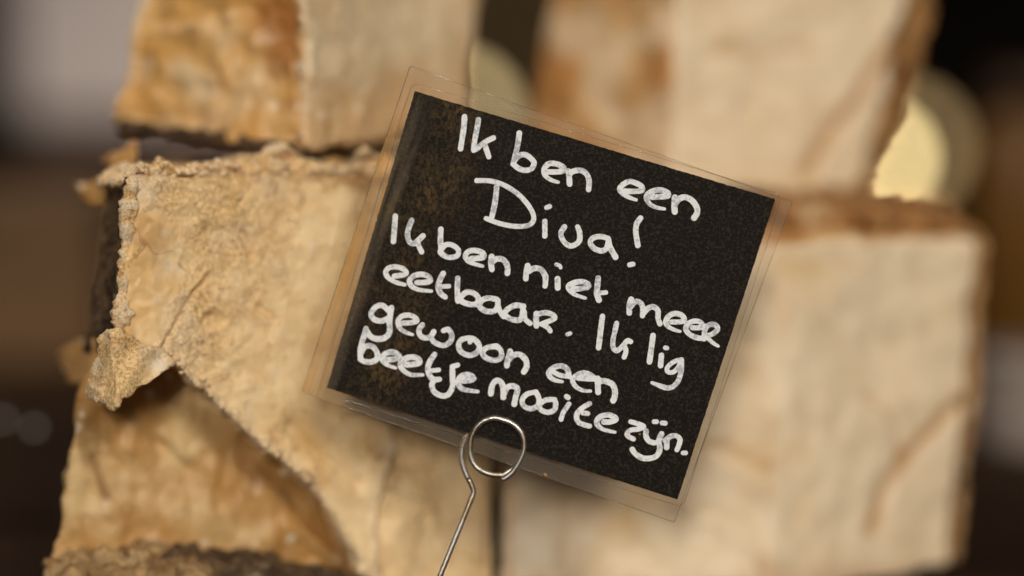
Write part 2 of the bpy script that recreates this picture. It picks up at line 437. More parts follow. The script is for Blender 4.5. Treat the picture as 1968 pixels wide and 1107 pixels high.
# left rind: dark side falling back from a pale cracked ridge
fr = [P(240, 342, .5585), P(234, 430, .5585), P(228, 520, .5585), P(222, 600, .5582), P(226, 680, .558), P(160, 676, .582), P(170, 600, .583), P(184, 520, .583), P(194, 430, .583), P(206, 350, .583)]
bk = [p + Vector((0.0050, 0.006, 0)) for p in fr]
v, f = prism(fr, bk)
rindpart(A, 'rind', v, f, 0.0006, M_RIND, (0.0010, 0.0008, 0.0005), lambda co, no, x, y: -0.2 + 0.3 * nz(co, 120, 2, 71.0), off=11, label='dark rind down the left side')
fr = jag([(236, 346), (262, 344), (258, 400), (252, 470), (247, 540), (241, 610), (244, 676), (216, 672), (219, 600), (226, 520), (231, 440), (233, 390)], 2.4, 10, 21)
v, f = prism([P(x, y, .5562) for x, y in fr], [P(x, y, .5562) + Vector((0.002, 0.007, 0)) for x, y in fr])
def feat_ridge(co, no, x, y, a):
    n1 = nz(co, 150, 3, 81.0); n2 = nz(co, 420, 3, 83.0)
    a['grain'][:] = 0.9; a['aged'][:] = 0.5
    a['stain'][:] = 0.25 + 0.8 * n1 + 0.5 * sstep(-0.2, -0.7, no[:, 0]) + 0.6 * sstep(0.2, 0.5, -n2)
    a['white'][:] = 0.35 + 0.7 * n2
    return 0.0010 * n1 + 0.0009 * n2 + 0.0005 * nz(co, 1000, 2, 3.0)
block(A, v, f, 0.00055, M_CRUST, feat_ridge, smooth=2, name='ridge', off=15.0, amp=(0.0006, 0.0004, 0.0003), label='pale cracked ridge along the left edge')
# crest of crumbs and dirt along the top
fr = jag([(232, 350), (262, 322), (330, 312), (400, 318), (470, 312), (520, 296), (560, 300), (620, 318), (690, 318), (752, 300), (752, 345), (690, 350), (600, 348), (520, 340), (430, 348), (350, 345), (280, 352)], 4, 12, 5)
v, f = prism([hitA(*q, -0.0035) for q in fr], [hitA(*q, -0.022) for q in fr])
def feat_crest(co, no, x, y, a):
    n1 = nz(co, 150, 3, 61.0); n2 = nz(co, 420, 3, 63.0)
    a['grain'][:] = 1.0
    a['stain'][:] = 0.30 + 0.55 * n1 + 0.5 * blob(x, y, 690, 335, 50) + 0.3 * blob(x, y, 330, 315, 60)
    a['white'][:] = 0.6 * blob(x, y, 252, 345, 34) + 0.5 * sstep(0.1, 0.45, n2)
    a['aged'][:] = 0.5
    return 0.0016 * n1 + 0.0010 * n2 + 0.0006 * nz(co, 1000, 2, 3.0)
block(A, v, f, 0.0006, M_CRUST, feat_crest, smooth=1, name='crest', off=12.0, amp=(0.001, 0.0004, 0.0003))
# bottom rind
fr = jag([(80, 1160), (86, 1082), (130, 1064), (200, 1066), (260, 1062), (330, 1080), (400, 1096), (420, 1160)], 5, 14, 15)
v, f = prism([P(x, y, .569) for x, y in fr], [P(x, y, .569) + Vector((0.003, 0.012, 0)) for x, y in fr])
rindpart(A, 'rind', v, f, 0.0008, M_RINDL, (0.0022, 0.0020, 0.0010), lambda co, no, x, y: -0.1 + 0 * x, off=17, label='crumbly bottom rind')
fr = jag([(240, 1160), (250, 1074), (330, 1066), (420, 1078), (500, 1090), (580, 1106), (660, 1122), (690, 1160)], 4, 14, 16)
v, f = prism([P(x, y, .573) for x, y in fr], [P(x, y, .573) + Vector((0.003, 0.012, 0)) for x, y in fr])
rindpart(A, 'rind', v, f, 0.0009, M_RIND, (0.0020, 0.0014, 0.0006), lambda co, no, x, y: -0.1 + 0 * x, off=18, label='dark bottom rind')

def sheet(root, name, pts, thick, mat, bend, voxel=0.0005, amp=(0.0008, 0.0005, 0.0003), off=0.0, seed=1, attrs=None, jagamp=4, label=None, smooth=1):
    """a torn flake: outline of (px, py, depth) with real thickness, bent by bend(x, y) metres"""
    q2 = jag([(p[0], p[1]) for p in pts], jagamp, 10, seed)
    xs = np.array([p[0] for p in pts]); ys = np.array([p[1] for p in pts]); ds = np.array([p[2] for p in pts])
    Am = np.c_[xs, ys, np.ones(len(xs))]
    coef, *_ = np.linalg.lstsq(Am, ds, rcond=None)
    fr = [P(x, y, coef[0] * x + coef[1] * y + coef[2]) for x, y in q2]
    v, f = prism(fr, [p + FWD * thick for p in fr])
    co, no, me = solid(v, f, voxel, smooth)
    x, y = proj(co)
    n = amp[0] * nz(co, 110, 3, off) + amp[1] * nz(co, 420, 3, off + 3) + amp[2] * nz(co, 1000, 2, off + 6)
    co2 = co + no * n[:, None] - np.outer(bend(x, y), np.array(FWD))
    vals = dict(aged=np.full(len(co), .3), stain=np.zeros(len(co)), grain=np.full(len(co), .7), white=np.zeros(len(co)))
    if attrs:
        n1 = nz(co, 160, 3, off + 20); attrs(x, y, vals, n1)
    for k, q in vals.items(): set_attr(me, k, q)
    set_co(me, co2)
    return link(name, me, mat, root, label)
def fl_attr(x, y, a, n1):
    a['stain'][:] = 0.95 * np.exp(-(seg_dist(x, y, [(185, 745), (200, 700), (222, 655), (250, 650)]) / 12) ** 2) + 0.6 * blob(x, y, 205, 765, 18) + 0.8 * blob(x, y, 250, 665, 20) + 0.9 * n1
    a['white'][:] = 0.55 * blob(x, y, 185, 700, 18) + 0.5 * sstep(0, .4, n1) * 0.7 + 0.7 * blob(x, y, 305, 705, 22)
    a['grain'][:] = 0.9 - 0.8 * blob(x, y, 300, 710, 25)
sheet(A, 'crust_flap', [(226, 628, .5555), (262, 650, .5555), (308, 672, .555), (330, 702, .555), (300, 730, .554), (262, 748, .554), (222, 786, .553), (186, 772, .555), (158, 768, .557), (168, 715, .558), (186, 672, .557), (200, 640, .556)],
      0.0015, M_CRUST, lambda x, y: 0.0050 - 0.00011 * np.abs(x - (226 + 0.10 * (y - 700))) + 0.0007 * np.sin(x / 9 + y / 17), off=21, amp=(0.0007, 0.0005, 0.0004), seed=4, attrs=fl_attr,
      label='peeled flap of crust hanging from the torn edge')
# ragged fragments at the left edge
def fl2(x, y, a, n1):
    a['stain'][:] = 0.55 + 0.5 * n1; a['aged'][:] = 0.9; a['grain'][:] = 0.3
sheet(A, 'rind_flake', [(104, 688, .600), (150, 655, .597), (200, 640, .594), (206, 700, .592), (168, 745, .592), (132, 738, .596), (122, 712, .598)], 0.002, M_WAXY,
      lambda x, y: 0.002 * np.sin(x / 20), off=25, seed=6, attrs=fl2, voxel=0.0007)
def fl3(x, y, a, n1):
    a['stain'][:] = 0.30 + 0.4 * n1; a['aged'][:] = 1.0; a['grain'][:] = 0.1
sheet(A, 'rind_flake', [(140, 348, .594), (170, 352, .593), (205, 328, .592), (222, 306, .592), (190, 308, .594), (238, 278, .592), (262, 262, .590), (266, 330, .586), (216, 398, .586), (182, 396, .590), (152, 380, .593)], 0.0012, M_WAXY,
      lambda x, y: 0.003 * np.sin((x + y) / 30), off=27, seed=7, attrs=fl3, voxel=0.0006, jagamp=3, label='thin amber flake sticking out at the left')
def fl4(x, y, a, n1):
    a['stain'][:] = 0.15 + 0.7 * n1 + 0.6 * blob(x, y, 600, 330, 30); a['white'][:] = 0.30 + 0.4 * n1; a['grain'][:] = 0.6; a['aged'][:] = .3
sheet(A, 'peeled_skin', [(470, 345, .580), (480, 306, .580), (500, 292, .5795), (516, 276, .579), (540, 272, .579), (552, 282, .579), (574, 294, .581), (592, 318, .583), (604, 326, .583), (640, 316, .584), (668, 308, .585), (690, 294, .586), (700, 282, .586), (712, 292, .587), (752, 296, .589), (750, 345, .589), (600, 352, .583)],
      0.0009, M_CRUST, lambda x, y: 0.0012 * np.sin(x / 11) + 0.002 * np.sin(x / 27 + y / 9), off=29, seed=9, attrs=fl4, jagamp=5, amp=(0.0005, 0.0005, 0.0003), label='thin peeled skin curling up along the top')

# loose crumbs clinging to the torn edge and the grainy band
def crumbs(root, spots, mat, seed):
    rnd = random.Random(seed); verts, faces = [], []
    bm = bmesh.new(); bmesh.ops.create_icosphere(bm, subdivisions=1, radius=1.0)
    bv = [v_.co.copy() for v_ in bm.verts]; bf = [tuple(v_.index for v_ in f_.verts) for f_ in bm.faces]; bm.free()
    for (px, py, lift, rad) in spots:
        c = hitA(px, py, lift); o_ = len(verts)
        sc = Vector((rnd.uniform(.6, 1.4), rnd.uniform(.6, 1.2), rnd.uniform(.6, 1.3)))
        for q in bv:
            verts.append(c + Vector((q.x * sc.x, q.y * sc.y, q.z * sc.z)) * rad * rnd.uniform(0.7, 1.2))
        faces += [tuple(o_ + k for k in f_) for f_ in bf]
    me = mesh_from(verts, faces, smooth=True, name='crumbs')
    for k_, q in (('aged', .25), ('stain', 0.0), ('grain', .5), ('white', .35)): set_attr(me, k_, np.full(len(verts), q))
    o = link('crumbs', me, mat, root); o['kind'] = 'stuff'
    return o
rnd = random.Random(77); spots = []
EDGE = [(310, 680), (330, 700), (402, 760), (440, 798), (522, 868), (595, 925), (668, 1040), (715, 1107)]
for _ in range(230):
    i = rnd.randrange(len(EDGE) - 1); t_ = rnd.random()
    x = EDGE[i][0] + (EDGE[i + 1][0] - EDGE[i][0]) * t_; y = EDGE[i][1] + (EDGE[i + 1][1] - EDGE[i][1]) * t_
    o_ = abs(rnd.gauss(0, 9)) - 1
    spots.append((x + o_ * 0.75, y - o_ * 0.6, rnd.uniform(-0.0012, 0.0007), rnd.uniform(0.00025, 0.0009)))
for _ in range(420):
    g = rnd.choice(GRAIN[:11]); x = rnd.gauss(g[0], g[2] * .55); y = rnd.gauss(g[1], g[2] * .5)
    if x < 285 or y < 345 or y > 690: continue
    spots.append((x, y, rnd.uniform(-0.0005, 0.0003), rnd.uniform(0.00018, 0.00042)))
for _ in range(160):
    x = rnd.uniform(250, 740); y = 328 + rnd.gauss(0, 9)
    spots.append((x, y, rnd.uniform(-0.004, 0.0005), rnd.uniform(0.0003, 0.0010)))
crumbs(A, spots, M_CRUST, 5)

# -- upper left block
B = thing('cheese_block', 'golden cheese wedge with a pale right side, stacked on top at upper left', 'cheese', P(575, 260, 0.64), 'old cheese blocks stacked on the counter')
v, f = hexa(P(222, 236, 0.606), P(580, 292, 0.584), P(570, -160, 0.586), P(322, -160, 0.610),
            P(560, 225, 0.70), P(884, 236, 0.640), P(918, -160, 0.642), P(600, -160, 0.70))
def feat_ul(co, no, x, y, a):
    n1 = nz(co, 60, 3, 14.0)
    pale = sstep(-6, 6, x - 574 + 34 * n1 + 400 * (no[:, 0] < -0.75))
    a['aged'][:] = (1 - pale) * (0.8 + 0.5 * n1) + pale * (0.15 + 1.25 * sstep(110, 300, y + 40 * n1) + 0.5 * n1 + 0.5 * blob(x, y, 820, 110, 60))
    a['stain'][:] = (1 - pale) * (0.75 * blob(x, y, 530, 40, 60) + 0.75 * blob(x, y, 540, 110, 40) + 0.5 * blob(x, y, 556, 200, 26) + 0.55 * sstep(225, 262, y - (x - 222) * 0.13)) + pale * (0.6 * sstep(255, 300, y) + 0.45 * blob(x, y, 690, 285, 40))
    a['white'][:] = (1 - pale) * (0.25 * np.exp(-(seg_dist(x, y, [(300, 62), (380, 48), (450, 30)]) / 9) ** 2) + 0.25 * sstep(.3, .6, n1)) + pale * 0.3
    a['grain'][:] = pale * 0.3
    folds = nz_st(co, (120, 110, 150), 3, 22.0)
    edge = np.exp(-(seg_dist(x, y, [(572, -20), (566, 60), (578, 130), (580, 200), (584, 300)]) / 7) ** 2)
    a['stain'][:] += 0.9 * edge * sstep(60, 150, y)
    return (0.0016 * pale * (no[:, 1] < 0.2) + 0.0014 * folds * (1 - pale) + 0.0004 * nz(co, 150, 3, 5.5) - 0.0030 * edge * (no[:, 1] < 0.2)
            + (1 - pale) * (-0.0035 * blob(x, y, 545, 60, 50) + 0.0008 * np.exp(-(seg_dist(x, y, [(300, 62), (380, 48), (450, 30)]) / 12) ** 2)))
block(B, v, f, 0.00095, M_GOLD, feat_ul, off=5.0, amp=(0.0018, 0.0008, 0.0003), smooth=4)
fr = [P(220, 226, .606), P(400, 252, .5945), P(480, 262, .5895), P(575, 285, .5845), P(578, 304, .5845), P(480, 290, .5895), P(400, 274, .5945), P(226, 252, .605)]
v, f = prism(fr, [p + Vector((0.012, 0.045, 0)) for p in fr])
rindpart(B, 'rind', v, f, 0.0011, M_RIND, (0.0016, 0.0010, 0.0005), lambda co, no, x, y: -0.3 + 0 * x, off=33, label='dark rind along the bottom edge')

# -- upper right block
Cb = thing('cheese_block', 'pale cheese block with a brown left side, stacked on top at upper right', 'cheese', P(1400, 360, 0.68), 'old cheese blocks stacked on the counter')
v, f = hexa(P(1000, 350, 0.676), P(1284, 372, 0.640), P(1302, -160, 0.640), P(1078, -160, 0.676),
            P(1390, 330, 0.735), P(1664, 370, 0.662), P(1782, -160, 0.664), P(1420, -160, 0.735))
def feat_ur(co, no, x, y, a):
    n1 = nz(co, 60, 3, 44.0)
    pale = sstep(-0.10, 0.12, no[:, 0] + 0.10 * n1)
    line = np.exp(-(seg_dist(x, y, [(1735, 60), (1660, 170), (1600, 250), (1550, 330)]) / 16) ** 2) + 0.5 * np.exp(-(seg_dist(x, y, [(1380, 95), (1470, 100), (1560, 85)]) / 16) ** 2)
    rim = sstep(26, 4, seg_dist(x, y, [(1768, -160), (1750, 60), (1722, 210), (1660, 372)]))
    a['aged'][:] = (1 - pale) * 0.9 + pale * (0.10 + 0.35 * line + 0.3 * sstep(300, 370, y))
    a['stain'][:] = (1 - pale) * (0.45 + 0.5 * blob(x, y, 1060, 130, 50) + 0.45 * n1 + 0.4 * np.exp(-((x - 1280) / 22) ** 2)) + pale * (0.85 * line + 0.75 * rim + 0.45 * sstep(345, 372, y))
    a['white'][:] = (1 - pale) * 0.5 * sstep(0.0, 0.4, -n1)
    return 0.0010 * nz(co, 90, 3, 8.8) - 0.0012 * line * pale + 0.002 * rim * nz(co, 260, 2, 3.3)
block(Cb, v, f, 0.0013, M_PALE, feat_ur, off=6.0, amp=(0.0018, 0.0004, 0.0002))
fr = [P(1668, 372, .6635), P(1660, 352, .663), P(1716, 206, .6635), P(1752, 50, .664), P(1774, -160, .665), P(1800, -160, .667), P(1786, 50, .667), P(1740, 200, .666), P(1676, 360, .6655)]
v, f = prism(fr, [p + Vector((-0.012, 0.040, 0)) for p in fr])
rindpart(Cb, 'rind', v, f, 0.0011, M_RINDB, (0.0020, 0.0012, 0.0006), off=37, label='ragged brown rind at the right edge')

# -- lower right block
D = thing('cheese_block', 'tall pale cheese block at lower right under the upper right one', 'cheese', Pz(1450, 0, 0.65), 'old cheese blocks stacked on the counter')
v, f = hexa(Pz(955, 0.0012, 0.6090), Pz(1478, 0.0012, 0.606), P(1528, 458, 0.611), P(955, 405, 0.6110),
            Pz(1400, 0.0012, 0.74), Pz(1832, 0.0012, 0.640), P(1880, 446, 0.640), P(1420, 360, 0.74))
def feat_lr(co, no, x, y, a):
    n1 = nz(co, 60, 3, 54.0)
    right = sstep(-0.10, 0.12, no[:, 0] + 0.1 * n1) * (no[:, 2] < 0.7)
    top = sstep(0.35, 0.7, no[:, 2])
    line = (np.exp(-(seg_dist(x, y, [(1845, 770), (1770, 850), (1700, 930), (1672, 1020)]) / 15) ** 2)
            + 0.6 * np.exp(-(seg_dist(x, y, [(1670, 765), (1710, 800), (1735, 880)]) / 14) ** 2)
            + 0.5 * np.exp(-(seg_dist(x, y, [(1350, 850), (1410, 870), (1470, 900)]) / 14) ** 2)
            + 0.5 * np.exp(-(seg_dist(x, y, [(1085, 960), (1075, 1090)]) / 16) ** 2)
            + 0.8 * np.exp(-(seg_dist(x, y, [(974, 860), (978, 1110)]) / 8) ** 2)
            + 0.35 * np.exp(-(seg_dist(x, y, [(1525, 500), (1505, 700), (1480, 1000)]) / 18) ** 2))
    a['aged'][:] = (1 - right) * 0.38 + right * 0.10 + 0.3 * line + 0.8 * top + 0.25 * blob(x, y, 1560, 520, 60)
    a['stain'][:] = 0.75 * line + 1.0 * top * (0.5 + n1) + 0.75 * sstep(515, 430, y - 70 * n1) + 0.5 * sstep(1030, 1110, y) * (x > 1450)
    a['white'][:] = 0.2 * sstep(0.1, 0.5, n1)
    return 0.0004 * nz(co, 140, 3, 9.9) - 0.0013 * line + 0.0003 * nz_st(co, (60, 60, 40), 3, 6.0)
block(D, v, f, 0.0013, M_PALE, feat_lr, off=7.0, amp=(0.0018, 0.0004, 0.0002))
fr = [Pz(1828, 0.0015, .6405), P(1848, 900, .6405), P(1864, 700, .6405), P(1878, 440, .6405), P(1898, 470, .643), P(1888, 700, .643), P(1880, 820, .643), P(1862, 900, .643), Pz(1846, 0.0015, .643)]
v, f = prism(fr, [p + Vector((-0.010, 0.040, 0)) for p in fr])
rindpart(D, 'rind', v, f, 0.0012, M_RINDB, (0.0016, 0.0010, 0.0005), lambda co, no, x, y: 0.45 + 0 * x, off=39, label='light brown rind at the right edge')
# broken brown rind lying along the top edge
fr = jag([(1490, 412), (1580, 400), (1680, 414), (1760, 418), (1850, 436), (1880, 452), (1810, 446), (1760, 458), (1720, 446), (1650, 440), (1590, 470), (1540, 478), (1490, 462)], 7, 18, 12)
v, f = prism([P(x, y, 0.6245 + 0.00004 * abs(x - 1528)) for x, y in fr], [P(x, y, 0.6245 + 0.00004 * abs(x - 1528)) + Vector((0, 0.05, 0.003)) for x, y in fr])
rindpart(D, 'rind', v, f, 0.0012, M_RINDB, (0.0030, 0.0016, 0.0006), lambda co, no, x, y: 0.15 + 0.6 * nz(co, 70, 2, 42.0), off=41, label='broken brown rind along the top edge')

# ------------------------------------------------------------------ the sign
hitS, nS = plane_pt(P(797, 175, 0.5545), P(1490, 383, 0.5500), P(628, 745, 0.5590))
S = thing('laminated_sign', 'black handwritten card in a clear laminate sleeve, clipped in a wire holder', 'sign', hitS(965, 850))
t = NT('black_card')
uvx = t.n('ShaderNodeSeparateXYZ'); t.l(t.tc.outputs['Object'], uvx.inputs[0])
fib = t.noise(1500, 3, 0.6); fib2 = t.noise(3200, 2, 0.6); blot = t.noise(150, 5, 0.65, 0.6)
c = t.mix(t.rng(fib, 0.48, 0.64), (0.0030, 0.0022, 0.0017), (0.030, 0.023, 0.0175))
c = t.mix(t.rng(fib2, 0.60, 0.72), c, (0.050, 0.040, 0.031))
wear = t.attr('wear')  # 'wear' holds the strength of the painted golden reflection
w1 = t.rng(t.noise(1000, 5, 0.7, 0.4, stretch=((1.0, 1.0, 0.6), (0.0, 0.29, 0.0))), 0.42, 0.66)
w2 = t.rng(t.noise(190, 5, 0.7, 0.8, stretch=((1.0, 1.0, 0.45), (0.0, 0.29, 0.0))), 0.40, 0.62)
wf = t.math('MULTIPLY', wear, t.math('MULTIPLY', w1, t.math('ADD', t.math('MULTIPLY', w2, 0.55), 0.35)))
c = t.mix(wf, c, (0.19, 0.12, 0.042))  # warm golden reflection painted into the card's colour
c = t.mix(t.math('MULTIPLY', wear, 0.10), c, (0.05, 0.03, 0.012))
t.bsdf(c, 0.7, t.bump(fib, 0.35, 0.0002), spec=0.12)
M_CARD = t.m
t = NT('white_marker')
m1 = t.noise(1100, 4, 0.7, 0.3); m2 = t.noise(260, 3, 0.6)
f_ = t.math('ADD', m1, t.math('MULTIPLY', t.math('SUBTRACT', m2, 0.5), 0.5))
f_ = t.math('ADD', f_, t.math('MULTIPLY', t.attr('pool'), 0.25))
c = t.mix(t.rng(f_, 0.36, 0.54), (0.49, 0.53, 0.62), (0.87, 0.92, 1.0))
t.bsdf(c, 0.6, t.bump(m1, 0.2, 0.0002), spec=0.25)
M_INK = t.m
t = NT('laminate_film')
tr = t.n('ShaderNodeBsdfTransparent'); tr.inputs['Color'].default_value = (0.985, 0.97, 0.95, 1)
gl = t.n('ShaderNodeBsdfGlossy'); gl.inputs['Roughness'].default_value = 0.12
gl.inputs['Color'].default_value = (0.9, 0.9, 0.9, 1)
t.l(t.bump(t.noise(60, 3, 0.5), 0.25, 0.002), gl.inputs['Normal'])
di = t.n('ShaderNodeBsdfDiffuse'); di.inputs['Color'].default_value = (0.80, 0.72, 0.62, 1)
fres = t.n('ShaderNodeFresnel'); fres.inputs['IOR'].default_value = 1.45
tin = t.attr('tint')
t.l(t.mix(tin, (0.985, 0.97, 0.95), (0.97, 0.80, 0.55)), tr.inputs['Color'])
t.l(t.mix(tin, (0.80, 0.72, 0.62), (0.85, 0.55, 0.22)), di.inputs['Color'])  # golden reflection on the left margin, put into the film colour
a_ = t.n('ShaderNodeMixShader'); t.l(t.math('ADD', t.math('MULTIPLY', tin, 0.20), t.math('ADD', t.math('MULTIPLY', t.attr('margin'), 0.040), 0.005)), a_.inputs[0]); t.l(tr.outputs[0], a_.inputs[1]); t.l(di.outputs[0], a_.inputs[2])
b_ = t.n('ShaderNodeMixShader'); t.l(fres.outputs[0], b_.inputs[0]); t.l(a_.outputs[0], b_.inputs[1]); t.l(gl.outputs[0], b_.inputs[2])
t.l(b_.outputs[0], t.out.inputs['Surface'])
M_FILM = t.m

# card: dense grid so that the painted reflection on its left side is held by a point attribute; edges cut a little rough
CC = [(797, 175), (1490, 383), (1302, 960), (628, 745)]
def bil(u, v):
    return tuple((1 - u) * (1 - v) * CC[0][i] + u * (1 - v) * CC[1][i] + u * v * CC[2][i] + (1 - u) * v * CC[3][i] for i in (0, 1))
NU, NV = 150, 124
rc = random.Random(2)
wob = {}
verts = []; sheenv = []
for j in range(NV + 1):
    for i in range(NU + 1):
        x, y = bil(i / NU, j / NV)
        if i in (0, NU) or j in (0, NV):
            x += rc.gauss(0, 0.32); y += rc.gauss(0, 0.32)
        verts.append(hitS(x, y))
        u = i / NU; vv = j / NV
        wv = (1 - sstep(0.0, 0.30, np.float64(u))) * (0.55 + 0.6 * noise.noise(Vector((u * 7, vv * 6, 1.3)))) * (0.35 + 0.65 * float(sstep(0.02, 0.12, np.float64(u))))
        sheenv.append(wv * 1.7)
nfront = len(verts)
faces = []
for j in range(NV):
    for i in range(NU):
        a = j * (NU + 1) + i
        faces.append((a, a + NU + 1, a + NU + 2, a + 1))
ring = [i for i in range(NU + 1)] + [j * (NU + 1) + NU for j in range(1, NV + 1)] + [NV * (NU + 1) + i for i in range(NU - 1, -1, -1)] + [j * (NU + 1) for j in range(NV - 1, 0, -1)]
back = [len(verts) + i for i in range(len(ring))]
verts += [verts[i] - nS * 0.0003 for i in ring]
for i in range(len(ring)):
    j = (i + 1) % len(ring)
    faces.append((ring[i], ring[j], back[j], back[i]))
faces.append(tuple(back))
me = mesh_from(verts, faces, name='card')
set_attr(me, 'wear', np.array(sheenv + [0] * len(back)))  # strength of the golden reflection painted on the card's left side
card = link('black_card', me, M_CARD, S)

# ---- handwriting: strokes of a marker, read off as centre lines, joined into one painted skin per word
def cat(pts, n=7):
    if len(pts) < 3: return pts
    out = []
    p = [pts[0]] + list(pts) + [pts[-1]]
    for i in range(1, len(p) - 2):
        p0, p1, p2, p3 = p[i - 1:i + 3]
        for k in range(n):
            t_ = k / n
            out.append(tuple(0.5 * (2 * p1[q] + (p2[q] - p0[q]) * t_ + (2 * p0[q] - 5 * p1[q] + 4 * p2[q] - p3[q]) * t_ ** 2 + (3 * p1[q] - p0[q] - 3 * p2[q] + p3[q]) * t_ ** 3) for q in (0, 1)))
    out.append(tuple(pts[-1]))
    return out
C_ = {1: (840, 200), 2: (1100, 300), 3: (720, 390), 4: (960, 470), 5: (1130, 560), 6: (670, 570), 7: (920, 650), 8: (1100, 720), 'a': (600, 100), 'b': (1050, 250), 'c': (600, 500)}
def st(k, txt, wd=11.6, taper=None):
    """stroke: centre points in an enlarged crop, stroke width in photo pixels, taper = width factor at its end"""
    s = 2.214 if isinstance(k, str) else 5.536
    ox, oy = C_[k]
    pts = []
    for q in txt.split():
        a, b = q.split(','); pts.append((ox + float(a) / s, oy + float(b) / s))
    return (cat(pts), wd, taper)
E = 0.62
